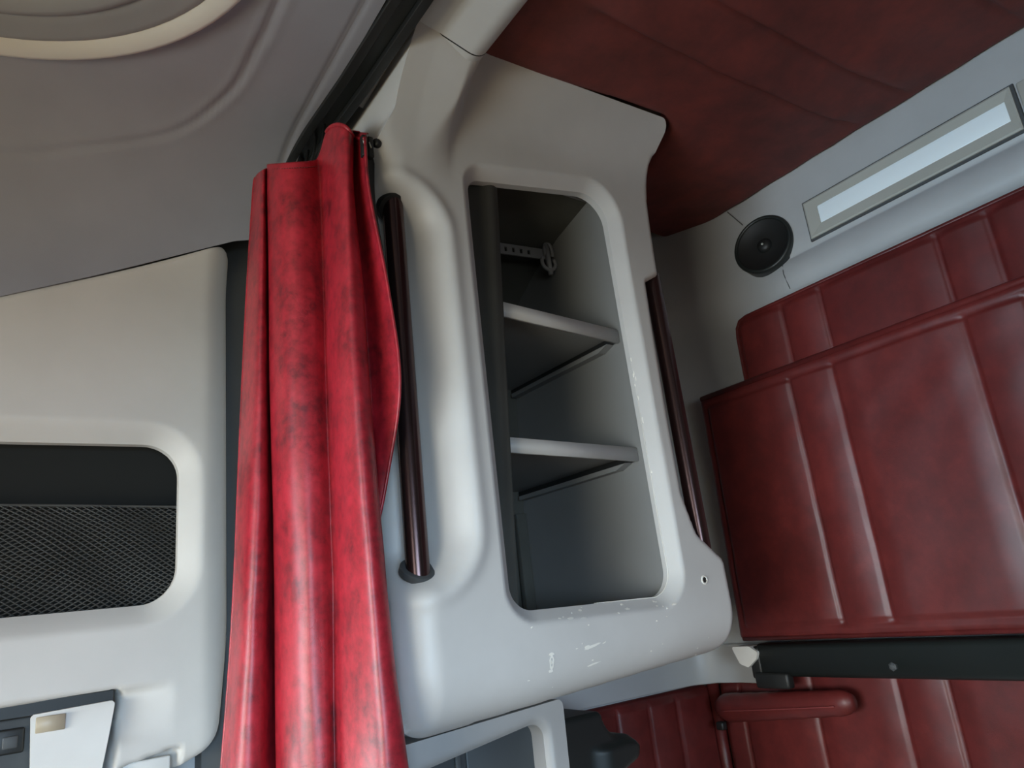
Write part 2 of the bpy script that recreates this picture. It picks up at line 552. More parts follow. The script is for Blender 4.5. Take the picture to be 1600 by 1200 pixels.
# ================================================================== STORAGE LOCKER
locker = thing('storage_locker', 'tall grey moulded storage locker with an open front and two shelves, beside the curtain', 'locker', (0.78, 1.25, 1.42))
LOCK = fillet([(0.472, 1.418), (1.152, 1.462), (1.149, 1.632), (1.088, 1.684), (1.066, 1.76), (1.064, 1.92), (1.068, 2.205), (1.108, 2.226), (1.114, 2.480), (1.133, 2.556), (0.500, 2.556), (0.500, 2.43), (0.472, 2.37)],
              [0.055, 0.030, 0.018, 0.03, 0.05, 0.1, 0.010, 0.004, 0.03, 0.02, 0, 0.03, 0.03], 7)
HOLE = fillet([(0.663, 1.583), (1.014, 1.577), (1.001, 2.402), (0.663, 2.357)], [0.040, 0.048, 0.062, 0.026], 9)
SCOOP = fillet([(0.20, 1.618), (0.605, 1.618), (0.600, 2.318), (0.20, 2.318)], [0, 0.10, 0.10, 0], 10)
def lock_h(u, v):
    h = np.zeros_like(u)
    t = v - 2.470
    h += 0.5 * (t + np.sqrt(t * t + 0.05 ** 2))                          # cove up to the roof
    h -= 0.5 * (-0.25 + math.sqrt(0.25 ** 2 + 0.05 ** 2))
    zb_ = 2.535 + np.interp(u - 0.565, [-0.08, -0.07, -0.022, 0.045, 0.085], [-0.004, -0.010, -0.016, -0.036, 0.0])
    dz = np.maximum(zb_ - v, 0)                                         # column swelling up into the roof beam
    xr = 0.640 - 0.35 * dz; wd = 0.010 + 0.20 * dz
    h += 0.075 * np.clip(1 - dz / 0.24, 0, 1) ** 2.4 * sstep(1.0, -1.0, (u - xr) / wd)
    d = np.maximum(-psdf(HOLE, u, v), 0)
    k = np.clip(1 - d / 0.021, 0, 1)
    h -= 0.022 * k                                               # chamfered rim
    ds = psdf(SCOOP, u, v)
    h -= 0.080 * sstep(0.0, 0.075, ds)                                  # hand recess
    h += 0.004 * np.exp(-((ds + 0.006) / 0.012) ** 2) * (v < 2.4)
    db = v - (1.4166 + (u - 0.45) * 0.0647)
    ql = np.clip(1 - (u - 0.472) / 0.055, 0, 1) * sstep(2.42, 2.33, v); qb = np.clip(1 - db / 0.095, 0, 1)
    rho = np.minimum(np.hypot(ql, qb), 0.995)
    h -= (0.060 + 0.030 * qb) * (1 - np.sqrt(1 - rho ** 2))
    do = np.maximum(psdf(LOCK, u, v), 0)
    q = np.clip(1 - do / 0.010, 0, 1) * (u > 0.6) * (v < 2.50)
    h -= 0.009 * (1 - np.sqrt(1 - np.minimum(q, 0.99) ** 2))
    return h
def lock_sk(u, v):
    return np.where(np.abs(psdf(HOLE, u, v)) < 0.004, -0.034, np.where(v > 2.50, -0.25, -0.52))
front = link('front_panel', hfield('front_panel', (0.466, 1.16, 1.41, 2.56), 0.0045, 0.0045,
             lambda u, v: np.minimum(psdf(LOCK, u, v), -psdf(HOLE, u, v)), lock_h, lambda u, v, h: (u, 1.0 - h, v), lock_sk), M['locker_grey'], locker)

# interior: side wall, sloping felt back, floor
def strip_x(name, prof, x0, x1):
    v = [(x0, y, z) for y, z in prof] + [(x1, y, z) for y, z in prof]
    n = len(prof)
    return mesh(name, v, [(i, i + 1, n + i + 1, n + i) for i in range(n - 1)])
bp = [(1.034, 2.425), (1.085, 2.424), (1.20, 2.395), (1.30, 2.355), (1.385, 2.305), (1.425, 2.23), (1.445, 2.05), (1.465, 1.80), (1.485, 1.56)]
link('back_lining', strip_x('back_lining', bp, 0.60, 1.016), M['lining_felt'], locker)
link('locker_floor', bevel_box('locker_floor', (0.60, 1.034, 1.548), (1.016, 1.49, 1.562), 0.001, 1), M['shelf'], locker, False)
pw = [(1.034, 1.56)] + [(y, z) for y, z in reversed(bp)] 
def side_plate(name, x0, x1):
    n = len(pw)
    v = [(x0, y, z) for y, z in pw] + [(x1, y, z) for y, z in pw]
    f = [tuple(range(n)), tuple(range(2 * n - 1, n - 1, -1))] + [(i, (i + 1) % n, n + (i + 1) % n, n + i) for i in range(n)]
    me = mesh(name, v, f)
    b_ = bmesh.new(); b_.from_mesh(me); bmesh.ops.recalc_face_normals(b_, faces=b_.faces); b_.to_mesh(me); b_.free()
    return me
link('side_wall', side_plate('side_wall', 1.014, 1.024), M['shelf'], locker, False)
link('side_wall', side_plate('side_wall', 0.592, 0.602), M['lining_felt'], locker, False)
corner = link('corner_batten', bevel_box('corner_batten', (0.985, 1.455, 1.564), (1.013, 1.472, 1.795), 0.002, 2), M['lining_felt'], locker)

def shelf(zl, zr, yb, lip):
    """shelf board, slightly lower at its rear end, with a front lip and a runner below"""
    bm = bmesh.new()
    def sl(x): return zl + (zr - zl) * (x - 0.70) / 0.31
    vs_ = box_bm(bm, (0.603, 1.058, -0.014), (1.013, yb, 0.0))
    for v in vs_: v.co.z += sl(v.co.x)
    bmesh.ops.bevel(bm, geom=bm.edges[:], offset=0.0015, segments=2, affect='EDGES')
    me = bpy.data.meshes.new('shelf'); bm.to_mesh(me); bm.free()
    s = link('shelf', me, M['shelf'], locker, False)
    bm = bmesh.new()
    vs_ = box_bm(bm, (0.603, 1.050, -lip), (1.013, 1.0605, 0.001))
    for v in vs_: v.co.z += sl(v.co.x)
    bmesh.ops.bevel(bm, geom=bm.edges[:], offset=0.0012, segments=2, affect='EDGES')
    me = bpy.data.meshes.new('front_lip'); bm.to_mesh(me); bm.free()
    link('front_lip', me, M['locker_grey'], s)
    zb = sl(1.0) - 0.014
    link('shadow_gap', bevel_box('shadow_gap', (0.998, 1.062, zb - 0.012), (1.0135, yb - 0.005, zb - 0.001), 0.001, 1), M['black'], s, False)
    bm = bmesh.new()
    poly = [(1.07, zb - 0.0125), (1.10, zb - 0.022), (yb - 0.01, zb - 0.022), (yb - 0.01, zb - 0.0125)]
    v0 = [bm.verts.new((0.994, y, z)) for y, z in poly]; v1 = [bm.verts.new((1.0135, y, z)) for y, z in poly]
    bm.faces.new(v0); bm.faces.new(v1[::-1])
    for i in range(4): bm.faces.new((v0[i], v0[(i + 1) % 4], v1[(i + 1) % 4], v1[i]))
    bmesh.ops.recalc_face_normals(bm, faces=bm.faces)
    me = bpy.data.meshes.new('runner'); bm.to_mesh(me); bm.free()
    link('runner', me, M['shelf'], s, False)
    return s
shelf(2.136, 2.108, 1.442, 0.027)
shelf(1.874, 1.860, 1.460, 0.026)

# dark cloth screen drawn to the front side of the opening
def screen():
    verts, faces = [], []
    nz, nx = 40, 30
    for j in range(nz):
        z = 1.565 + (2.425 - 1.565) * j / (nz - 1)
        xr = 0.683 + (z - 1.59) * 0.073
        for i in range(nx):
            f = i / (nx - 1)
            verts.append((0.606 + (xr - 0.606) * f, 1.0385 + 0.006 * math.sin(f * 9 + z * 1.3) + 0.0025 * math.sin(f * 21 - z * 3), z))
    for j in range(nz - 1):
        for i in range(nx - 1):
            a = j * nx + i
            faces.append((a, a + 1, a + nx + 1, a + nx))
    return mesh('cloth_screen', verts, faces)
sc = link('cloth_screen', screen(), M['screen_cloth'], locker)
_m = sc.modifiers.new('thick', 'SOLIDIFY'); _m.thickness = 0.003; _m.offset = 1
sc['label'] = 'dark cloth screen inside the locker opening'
# pale wire at the top of the opening
link('curtain_wire', tube('curtain_wire', [(0.80, 1.056, 2.418), (1.012, 1.056, 2.405)], 0.004, 10), M['clip'], locker)

# grab rails
def grab(path, r, label):
    g = link('grab_rail', tube('grab_rail', path, r, 32, up=(0, 1, 0)), M['rod'], locker)
    g['label'] = label
    flatshade(g, 40)
    return g
g1 = grab([(0.514, 1.040, 1.635), (0.5155, 1.040, 1.95), (0.517, 1.040, 2.315)], 0.0185, 'dark bronze grab rail in the hand recess beside the curtain')
def collar(name, c, nrm, ri, ro, th, mat, parent):
    M4 = Matrix.Translation(c) @ Vector(nrm).to_track_quat('Z', 'Y').to_matrix().to_4x4()
    o = link(name, lathe(name, [(ri, -0.01), (ri, th), (ro * 0.93, th), (ro, th * 0.4), (ro, -0.01)], 40, M4), mat, parent)
    return flatshade(o, 40)
collar('collar', (0.514, 1.040, 1.662), (0, -0.62, 0.78), 0.0192, 0.0275, 0.002, M['grey_dark'], g1)
collar('socket', (0.517, 1.040, 2.276), (0, -0.68, -0.73), 0.0188, 0.028, 0.004, M['black'], g1)
g2 = grab([(1.118, 1.026, 1.645), (1.1155, 1.026, 1.95), (1.113, 1.026, 2.235)], 0.0175, 'dark bronze grab rail in the notch on the bunk side')
# screw hole with a bright rim
def at_front(x, z, out=0.0):
    a = np.array([x]); b = np.array([z])
    return Vector((x, 1.0 - float(lock_h(a, b)[0]) - out, z))
p = at_front(1.083, 1.598)
rm = link('hole_rim', lathe('hole_rim', [(0.0048, 0.0), (0.0052, 0.0014), (0.0078, 0.0012), (0.0085, 0.0)], 24, Matrix.Translation(p) @ Euler((R(90), 0, 0)).to_matrix().to_4x4()), M['chip'], front)
link('screw_hole', lathe('screw_hole', [(0.0, 0.0006), (0.0052, 0.0005), (0.0052, -0.002)], 20, Matrix.Translation(p) @ Euler((R(90), 0, 0)).to_matrix().to_4x4()), M['black'], front)

# chips and scuffs where the paint is rubbed to the pale base
def chip(cx, cz, pts):
    """small flat scuff lying on the front panel"""
    vs_ = [at_front(cx + a, cz + b, 0.0005) for a, b in pts]
    back = [v + Vector((0, 0.0008, 0)) for v in vs_]
    n = len(vs_)
    f = [tuple(range(n)), tuple(range(2 * n - 1, n - 1, -1))] + [(i, (i + 1) % n, n + (i + 1) % n, n + i) for i in range(n)]
    return link('paint_chip', mesh('paint_chip', vs_ + back, f), M['chip'], front, False)
def blob(rx, rz, rot=0.0, n=9, jag=0.35):
    out = []
    for i in range(n):
        a = 2 * math.pi * i / n
        k = 1 + random.uniform(-jag, jag)
        x, z = rx * k * math.cos(a), rz * k * math.sin(a)
        out.append((x * math.cos(rot) - z * math.sin(rot), x * math.sin(rot) + z * math.cos(rot)))
    return out
# the rubbed oval mark with an open centre
ov = [(0.0045 * math.cos(t) * (1 + .15 * math.sin(5 * t)), 0.011 * math.sin(t)) for t in np.linspace(0, 2 * math.pi, 20, endpoint=False)]
iv = [(0.0022 * math.cos(t), 0.0065 * math.sin(t)) for t in np.linspace(0, 2 * math.pi, 20, endpoint=False)]
vs_ = [at_front(0.715 + a, 1.502 + b, 0.0006) for a, b in ov] + [at_front(0.715 + a, 1.502 + b, 0.0006) for a, b in iv]
link('paint_chip', mesh('paint_chip', vs_, [(i, (i + 1) % 20, 20 + (i + 1) % 20, 20 + i) for i in range(20)]), M['chip'], front, False)
chip(0.715, 1.5145, blob(0.006, 0.0022)); chip(0.714, 1.4895, blob(0.005, 0.0020)); chip(0.7155, 1.502, blob(0.0012, 0.0035))
chip(0.800, 1.516, blob(0.016, 0.0022, 0.16)); chip(0.789, 1.5145, blob(0.007, 0.003)); chip(0.824, 1.518, blob(0.004, 0.001, 0.3))
chip(0.804, 1.488, blob(0.011, 0.0013, 0.12)); chip(0.795, 1.486, blob(0.005, 0.0012)); chip(0.800, 1.494, blob(0.002, 0.001))
wl = [at_front(x, z, 0.0004) for x, z in [(1.0085, 1.95), (1.0095, 1.88), (1.0105, 1.82), (1.0115, 1.75), (1.0125, 1.68), (1.0138, 1.63)] + [(0.966 + 0.048 * math.cos(t), 1.6260 + 0.048 * math.sin(t)) for t in np.linspace(-0.05, -1.5, 14)] + [(0.93, 1.579), (0.88, 1.580), (0.83, 1.581)]]
we = link('worn_edge', tube('worn_edge', wl, 0.0009, 6, up=(0, 1, 0), scale=[0.3, 0.9, 0.5, 1.0, 0.8] + [1.0] * 14 + [0.9, 1.0, 0.7, 0.2]), M['chip'], front)
we['label'] = 'worn pale edge of the opening'
for i in range(26):                                        # along the rubbed lower and rear edge of the opening
    if i < 16:
        t = random.random(); x = 0.70 + 0.30 * t; z = 1.580 - 0.006 * t - random.uniform(0.001, 0.018)
        chip(x, z, blob(random.uniform(0.0012, 0.007), random.uniform(0.0007, 0.0016)))
    else:
        t = random.random(); z = 1.63 + 0.45 * t; x = 1.0135 - 0.013 * (z - 1.577) / 0.825 + random.uniform(0.0004, 0.0035)
        chip(x, z, blob(random.uniform(0.0004, 0.0009), random.uniform(0.0015, 0.006)))
for i in range(14):
    chip(random.uniform(0.63, 1.09), random.uniform(1.46, 1.56), blob(random.uniform(0.0007, 0.002), random.uniform(0.0006, 0.0012)))

# perforated plastic strap with clips, hanging inside the top of the locker
br = thing('perforated_strap', 'pale perforated plastic strap with clips inside the top of the locker', 'strap', (0.87, 1.25, 2.35))
def strap():
    x0, x1, z0, z1, y = 0.81, 0.992, 2.338, 2.364, 1.225
    bm = bmesh.new()
    def sl(x): return (x - x0) * 0.05
    holes = [(0.835 + 0.021 * i, 0.842 + 0.021 * i) for i in range(6)]
    xs = [x0] + [e for h_ in holes for e in h_] + [x1]
    zs = [z0, z0 + 0.007, z1 - 0.008, z1]
    def quadbox(a, b, c, d, shear=0.0):
        for v in box_bm(bm, (a, y, c), (b, y + 0.004, d)): v.co.z += sl(v.co.x)
    quadbox(x0, x1, zs[0], zs[1]); quadbox(x0, x1, zs[2], zs[3])
    for i in range(0, len(xs), 2):
        quadbox(xs[i], xs[i + 1], zs[1], zs[2])
    me = bpy.data.meshes.new('strap'); bm.to_mesh(me); bm.free()
    return me
link('strap_body', strap(), M['clip'], br, False)
link('clip', tube('clip', [(0.998 + 0.011 * math.cos(t), 1.222, 2.364 + 0.024 * math.sin(t)) for t in np.linspace(-0.4, 3.5, 18)], 0.0045, 10, up=(0, 1, 0)), M['clip'], br)
link('clip', tube('clip', [(0.990 + 0.019 * math.cos(t), 1.216, 2.334 + 0.018 * math.sin(t)) for t in np.linspace(2.6, 6.9, 18)], 0.0045, 10, up=(0, 1, 0)), M['clip'], br)
link('clip_pin', tube('clip_pin', [(0.992, 1.220, 2.382), (0.994, 1.218, 2.306)], 0.006, 10, up=(0, 1, 0)), M['clip'], br)

# ================================================================== CURTAIN AND RAIL
rail = thing('curtain_rail', 'black curtain rail crossing the roof in front of the grey beam', 'rail', (0.455, 0.3, 2.5))
def railpath(z):
    return [(0.462, -1.45, z), (0.460, 0.0, z), (0.458, 0.80, z), (0.452, 1.02, z), (0.444, 1.16, z), (0.436, 1.26, z - 0.012), (0.430, 1.33, z - 0.04)]
link('channel', sweep('channel', railpath(2.502), [tuple(p) for p in fillet([(-0.030, 0.03), (-0.030, -0.008), (-0.013, -0.008), (-0.013, 0.012), (0.013, 0.012), (0.013, -0.008), (0.030, -0.008), (0.030, 0.03)], 0.002, 3)], up=(0, 0.0001, 1)), M['black'], rail)
link('inner_track', sweep('inner_track', railpath(2.510), [(-0.012, 0.002), (-0.012, -0.006), (0.012, -0.006), (0.012, 0.002)], up=(0, 0.0001, 1)), M['black_metal'], rail, False)

CURTAIN = [
     [(0.345, 1.27, 2.429), (0.341, 1.27, 2.397), (0.328, 1.27, 2.196), (0.318, 1.27, 2.012), (0.31, 1.27, 1.844), (0.303, 1.27, 1.688), (0.294, 1.27, 1.544), (0.279, 1.27, 1.369)] ,
     [(0.344, 1.249, 2.425), (0.341, 1.248, 2.385), (0.327, 1.247, 2.186), (0.317, 1.245, 2.005), (0.309, 1.244, 1.839), (0.301, 1.243, 1.685), (0.293, 1.242, 1.544), (0.278, 1.24, 1.373)] ,
     [(0.337, 1.194, 2.398), (0.335, 1.193, 2.353), (0.327, 1.192, 2.162), (0.32, 1.19, 1.988), (0.312, 1.189, 1.828), (0.303, 1.188, 1.681), (0.294, 1.187, 1.545), (0.282, 1.185, 1.379)] ,
     [(0.342, 1.193, 2.402), (0.341, 1.193, 2.354), (0.337, 1.19, 2.163), (0.333, 1.188, 1.988), (0.33, 1.186, 1.827), (0.325, 1.184, 1.679), (0.319, 1.182, 1.541), (0.313, 1.18, 1.373)] ,
     [(0.36, 1.239, 2.437), (0.359, 1.239, 2.384), (0.357, 1.238, 2.187), (0.356, 1.238, 2.005), (0.357, 1.237, 1.837), (0.356, 1.236, 1.681), (0.355, 1.236, 1.535), (0.353, 1.235, 1.357)] ,
     [(0.345, 1.185, 2.407), (0.344, 1.184, 2.35), (0.343, 1.183, 2.161), (0.341, 1.183, 1.987), (0.342, 1.182, 1.826), (0.342, 1.181, 1.677), (0.34, 1.181, 1.538), (0.338, 1.18, 1.368)] ,
     [(0.351, 1.134, 2.38), (0.349, 1.133, 2.322), (0.348, 1.132, 2.139), (0.346, 1.13, 1.971), (0.346, 1.129, 1.816), (0.347, 1.128, 1.672), (0.346, 1.127, 1.538), (0.345, 1.125, 1.374)] ,
     [(0.368, 1.111, 2.373), (0.366, 1.11, 2.313), (0.365, 1.108, 2.132), (0.363, 1.106, 1.965), (0.363, 1.105, 1.811), (0.364, 1.103, 1.669), (0.363, 1.102, 1.536), (0.363, 1.1, 1.373)] ,
     [(0.394, 1.109, 2.381), (0.392, 1.108, 2.318), (0.391, 1.105, 2.134), (0.389, 1.103, 1.966), (0.388, 1.101, 1.81), (0.386, 1.099, 1.666), (0.384, 1.097, 1.533), (0.381, 1.095, 1.37)] ,
     [(0.416, 1.119, 2.402), (0.417, 1.118, 2.329), (0.414, 1.115, 2.142), (0.411, 1.113, 1.97), (0.409, 1.111, 1.812), (0.407, 1.109, 1.666), (0.402, 1.107, 1.53), (0.396, 1.105, 1.365)] ,
     [(0.422, 1.09, 2.436), (0.418, 1.087, 2.312), (0.412, 1.084, 2.128), (0.408, 1.081, 1.96), (0.407, 1.078, 1.806), (0.406, 1.076, 1.663), (0.402, 1.073, 1.531), (0.399, 1.07, 1.369)] ,
     [(0.421, 1.045, 2.421), (0.415, 1.04, 2.285), (0.41, 1.035, 2.107), (0.406, 1.031, 1.945), (0.405, 1.027, 1.796), (0.407, 1.023, 1.658), (0.406, 1.02, 1.531), (0.406, 1.015, 1.375)] ,
     [(0.426, 1.012, 2.397), (0.419, 1.007, 2.267), (0.415, 1.002, 2.093), (0.413, 0.997, 1.935), (0.414, 0.993, 1.789), (0.417, 0.989, 1.655), (0.419, 0.985, 1.53), (0.422, 0.98, 1.376)] ,
     [(0.441, 1.019, 2.388), (0.435, 1.016, 2.276), (0.438, 1.011, 2.101), (0.438, 1.007, 1.94), (0.44, 1.003, 1.791), (0.443, 1.0, 1.654), (0.447, 0.996, 1.525), (0.458, 0.992, 1.367)] ,
     [(0.457, 1.06, 2.417), (0.454, 1.06, 2.305), (0.459, 1.055, 2.123), (0.458, 1.05, 1.954), (0.456, 1.05, 1.8), (0.455, 1.05, 1.657), (0.46, 1.05, 1.523), (0.471, 1.05, 1.356)] ,
     [(0.452, 1.02, 2.386), (0.453, 1.02, 2.282), (0.467, 1.02, 2.109), (0.47, 1.022, 1.946), (0.458, 1.04, 1.798), (0.443, 1.05, 1.658), (0.434, 1.06, 1.526), (0.438, 1.06, 1.362)] ,
     [(0.45, 0.99, 2.366), (0.451, 0.988, 2.264), (0.471, 0.985, 2.094), (0.481, 0.988, 1.937), (0.468, 1.03, 1.796), (0.438, 1.05, 1.658), (0.42, 1.06, 1.528), (0.425, 1.06, 1.365)] ,
]
cur = thing('privacy_curtain', 'bright red leather curtain gathered in folds beside the locker', 'curtain', (0.39, 1.08, 1.36))
CN = np.array(CURTAIN)
def curtain_grid(nc, nr, c0=0.0, c1=None):
    c1 = len(CN) - 1 if c1 is None else c1
    A = catmull(CN, np.linspace(c0, c1, nc))                   # across the folds
    B = catmull(np.swapaxes(A, 0, 1), np.linspace(0, CN.shape[1] - 1, nr))
    return np.swapaxes(B, 0, 1)                                # [col, row, 3]
G = curtain_grid(170, 110)
# low, broad crumples of the hide
cc, rr = np.meshgrid(np.linspace(0, 16, 170), np.linspace(0, 7, 110), indexing='ij')
G[:, :, 1] += 0.0006 * np.sin(rr * 3.1 + cc * 2.3) * np.sin(cc * 1.7 - rr * 1.3) + 0.0004 * np.sin(rr * 7.3 + 2 * np.sin(cc * 1.1))
def grid_mesh(name, G):
    a, b = G.shape[:2]
    v = G.reshape(-1, 3)
    f = [(i * b + j, i * b + j + 1, (i + 1) * b + j + 1, (i + 1) * b + j) for i in range(a - 1) for j in range(b - 1)]
    return mesh(name, v, f)
cloth = link('cloth', grid_mesh('cloth', G), [M['curtain'], M['lining']], cur)
md = cloth.modifiers.new('hide', 'SOLIDIFY'); md.thickness = 0.0022; md.offset = 0; md.material_offset = 1; md.material_offset_rim = 0
def edge_line(c, n=80, off=(0, 0, 0)):
    A = catmull(CN, np.array([float(c)]))[0]
    B = catmull(A, np.linspace(0, CN.shape[1] - 1, n))
    return [tuple(p + np.array(off)) for p in B]
link('edge_piping', tube('edge_piping', edge_line(16), 0.0026, 10, up=(0, 1, 0)), M['curtain'], cur)
link('edge_piping', tube('edge_piping', edge_line(0), 0.0026, 10, up=(0, 1, 0)), M['curtain'], cur)
# dark lining that shows past the free edge
E14 = np.array(edge_line(16, 60))
k = np.linspace(0, 1, 60)
wid = np.interp(k, [0, .12, .28, .5, 1], [0.030, 0.022, 0.010, 0.004, 0.004])
LG = np.stack([E14 + np.stack([0.001 + wid * f, 0.006 + wid * 0.9 * f, -0.004 * np.ones(60)], 1) for f in np.linspace(0, 1, 6)])
ln = link('lining', grid_mesh('lining', LG), M['lining'], cur)
md = ln.modifiers.new('thick', 'SOLIDIFY'); md.thickness = 0.0015
# stitched hem below the top edge
def row_line(c0, c1, t, n, out):
    A = catmull(CN, np.linspace(c0, c1, n))
    B = catmull(np.swapaxes(A, 0, 1), np.array([t]))[0]
    return [tuple(p + np.array((0, -out, 0))) for p in B]
hem = row_line(5.2, 8.9, 0.28, 64, 0.0025)
for i in range(0, 60, 3):
    link('stitch', tube('stitch', hem[i:i + 3], 0.0008, 6), M['thread'], cur)
# turned-over top of the near fold with its black glides
top = [tuple(p) for p in row_line(10.0, 16.0, 0.0, 40, 0.0)]
link('top_binding', tube('top_binding', top, 0.0035, 10), M['curtain'], cur)
def cap():
    ring = np.array(row_line(10.6, 16.0, 0.0, 24, 0.0))
    back = np.linspace((0.432, 1.065, 2.428), (0.462, 1.000, 2.386), 24)
    return grid_mesh('top_fold', np.stack([ring * (1 - f) + back * f + np.array([0, 0, 0.006 * math.sin(f * math.pi)]) for f in np.linspace(0, 1, 6)], 0))
cf = link('top_fold', cap(), M['curtain'], cur)
md = cf.modifiers.new('thick', 'SOLIDIFY'); md.thickness = 0.0015
for i, (x, y, z) in enumerate(((0.451, 0.996, 2.366), (0.463, 0.999, 2.368))):
    gl = link('glide', bevel_box('glide', (x - 0.005, y - 0.004, z - 0.030), (x + 0.005, y + 0.008, z + 0.010), 0.002, 2), M['black'], cur)
    link('pin', tube('pin', [(x - 0.004, y - 0.0055, z - 0.004), (x - 0.001, y - 0.0055, z - 0.014)], 0.0012, 8, up=(0, 1, 0)), M['bezel'], gl)
link('glide', lathe('glide', [(0, 0.006), (0.006, 0.006), (0.008, 0.003), (0.008, -0.003), (0.006, -0.006), (0, -0.006)], 20, Matrix.Translation((0.477, 1.002, 2.372)) @ Euler((0, R(90), R(30))).to_matrix().to_4x4()), M['black'], cur)
for y in (1.15, 1.19, 1.23, 1.26):                 # glides running up into the rail
    x = float(np.interp(y, [1.02, 1.26], [0.450, 0.436])); z = 2.498 if y < 1.2 else 2.49
    zt = float(np.interp(y, [1.0, 1.08, 1.12, 1.30], [2.39, 2.425, 2.40, 2.44]))
    link('glide', tube('glide', [(x, y, z), (x - 0.006, y, (z + zt) / 2), (x - 0.022, y, zt - 0.01)], 0.003, 8, up=(0, 1, 0)), M['black'], cur)

# ================================================================== ROOF HATCH
hat = thing('roof_hatch', 'rounded roof hatch with a thick grey surround in the ceiling', 'roof hatch', (-0.27, 0.63, 2.46))
def ring_mesh(name, prof):
    c = HATCH_C.mean(0)
    n = len(HATCH_C)
    rings = []
    T = np.roll(HATCH_C, -1, 0) - np.roll(HATCH_C, 1, 0)
    T /= np.linalg.norm(T, axis=1)[:, None]
    N = np.stack([-T[:, 1], T[:, 0]], 1)
    if ((c - HATCH_C) * N).sum() < 0: N = -N
    for d, z in prof:
        rings.append(np.concatenate([HATCH_C + N * d, np.full((n, 1), z)], 1))
    v = np.concatenate(rings)
    f = [(j * n + i, j * n + (i + 1) % n, (j + 1) * n + (i + 1) % n, (j + 1) * n + i) for j in range(len(prof) - 1) for i in range(n)]
    me = mesh(name, v, f)
    b_ = bmesh.new(); b_.from_mesh(me); bmesh.ops.recalc_face_normals(b_, faces=b_.faces); b_.to_mesh(me); b_.free()
    return me
HG = plastic('hatch_grey', (0.27, 0.272, 0.28), 0.5)
link('lit_outer_lip', ring_mesh('lit_outer_lip', [(-0.004, 2.506), (-0.003, 2.493), (0.001, 2.486), (0.007, 2.485), (0.018, 2.492), (0.028, 2.499), (0.030, 2.503)]), M['shell'], hat)  # paler plastic stands in for the light this lip catches
link('surround', ring_mesh('surround', [(0.026, 2.500), (0.030, 2.497), (0.038, 2.497), (0.060, 2.499), (0.074, 2.500), (0.078, 2.502)]), HG, hat)
link('inner_frame', ring_mesh('inner_frame', [(0.076, 2.503), (0.080, 2.497), (0.090, 2.496), (0.106, 2.504), (0.118, 2.515), (0.126, 2.530), (0.130, 2.560)]), HG, hat)
link('hatch_lip', ring_mesh('hatch_lip', [(0.128, 2.545), (0.132, 2.528), (0.142, 2.524), (0.150, 2.530), (0.152, 2.560)]), M['bezel'], hat)
hp = HATCH_C * 1.0
cpt = hp.mean(0)
lid = mesh('hatch_lid', [(*(cpt + (p_ - cpt) * 0.80), 2.556) for p_ in hp] + [(*(cpt + (p_ - cpt) * 0.80), 2.575) for p_ in hp],
           [tuple(range(len(hp))), tuple(range(2 * len(hp) - 1, len(hp) - 1, -1))])
link('hatch_lid', lid, M['grey'], hat, False)

# ================================================================== OVERHEAD SIDE PANEL WITH NET POCKET
sp = thing('side_storage_panel', 'pale side panel above the door with a black net pocket', 'panel', (-0.1, 1.5, 1.40))
PAN = fillet([(-1.05, 1.30), (0.230, 1.385), (0.318, 1.425), (0.342, 1.62), (0.342, 2.368), (-0.35, 2.073), (-1.05, 2.073)], [0, 0.03, 0.06, 0.10, 0.022, 0.02, 0], 8)
POCK = fillet([(-0.62, 1.664), (0.252, 1.664), (0.253, 1.950), (-0.62, 1.953)], [0.06, 0.062, 0.062, 0.06], 10)
REC = fillet([(-0.55, 1.20), (0.140, 1.20), (0.166, 1.534), (-0.55, 1.520)], [0, 0, 0.006, 0], 4)
REC2 = fillet([(0.155, 1.20), (0.240, 1.20), (0.258, 1.432), (0.165, 1.414)], [0, 0, 0.005, 0], 4)
def pan_h(u, v):
    h = np.zeros_like(u)
    d = np.maximum(-psdf(POCK, u, v), 0)
    h -= 0.028 * (np.clip(1 - d / 0.036, 0, 1)) ** 1.25
    r = psdf(REC, u, v)
    h -= 0.050 * sstep(-0.002, 0.006, r)
    side = np.clip((0.245 - u) / 0.085, 0, 1) * np.clip((v - 1.44) / 0.02, 0, 1) * np.clip((1.535 - v) / 0.012, 0, 1) * (u > 0.15)
    h -= 0.026 * side * np.clip((v - 1.43) / 0.10, 0, 1) * (r < 0.004)           # scooped side of the recess
    r2 = psdf(REC2, u, v)
    h -= 0.035 * sstep(-0.001, 0.005, r2)
    q = np.clip(1 - (0.342 - u) / 0.055, 0, 1)
    qb = np.clip(1 - (v - 1.385) / 0.05, 0, 1) * (u > 0.22)
    rho = np.minimum(np.hypot(q, qb), 0.99)
    h -= 0.050 * (1 - np.sqrt(1 - rho ** 2))
    do = psdf(PAN, u, v)
    qq = np.clip(1 - do / 0.006, 0, 1)
    h -= 0.006 * (1 - np.sqrt(1 - np.minimum(qq, 0.99) ** 2))
    z = np.clip((v - 2.25), 0, 1)
    h += 0.30 - 0.30 * np.sqrt(1 - np.minimum(z / 0.25, 0.95) ** 2)                # follows the cove where it rises past it
    return h + 0.001
def pan_sk(u, v):
    return np.where(np.abs(psdf(POCK, u, v)) < 0.004, -0.045, -0.085)
pan = link('panel_shell', hfield('panel_shell', (-0.95, 0.35, 1.36, 2.38), 0.006, 0.0055,
           lambda u, v: np.minimum(psdf(PAN, u, v), -psdf(POCK, u, v)), pan_h, lambda u, v, h: (u, 1.45 - h, v), pan_sk), M['shell'], sp)
bm = bmesh.new()
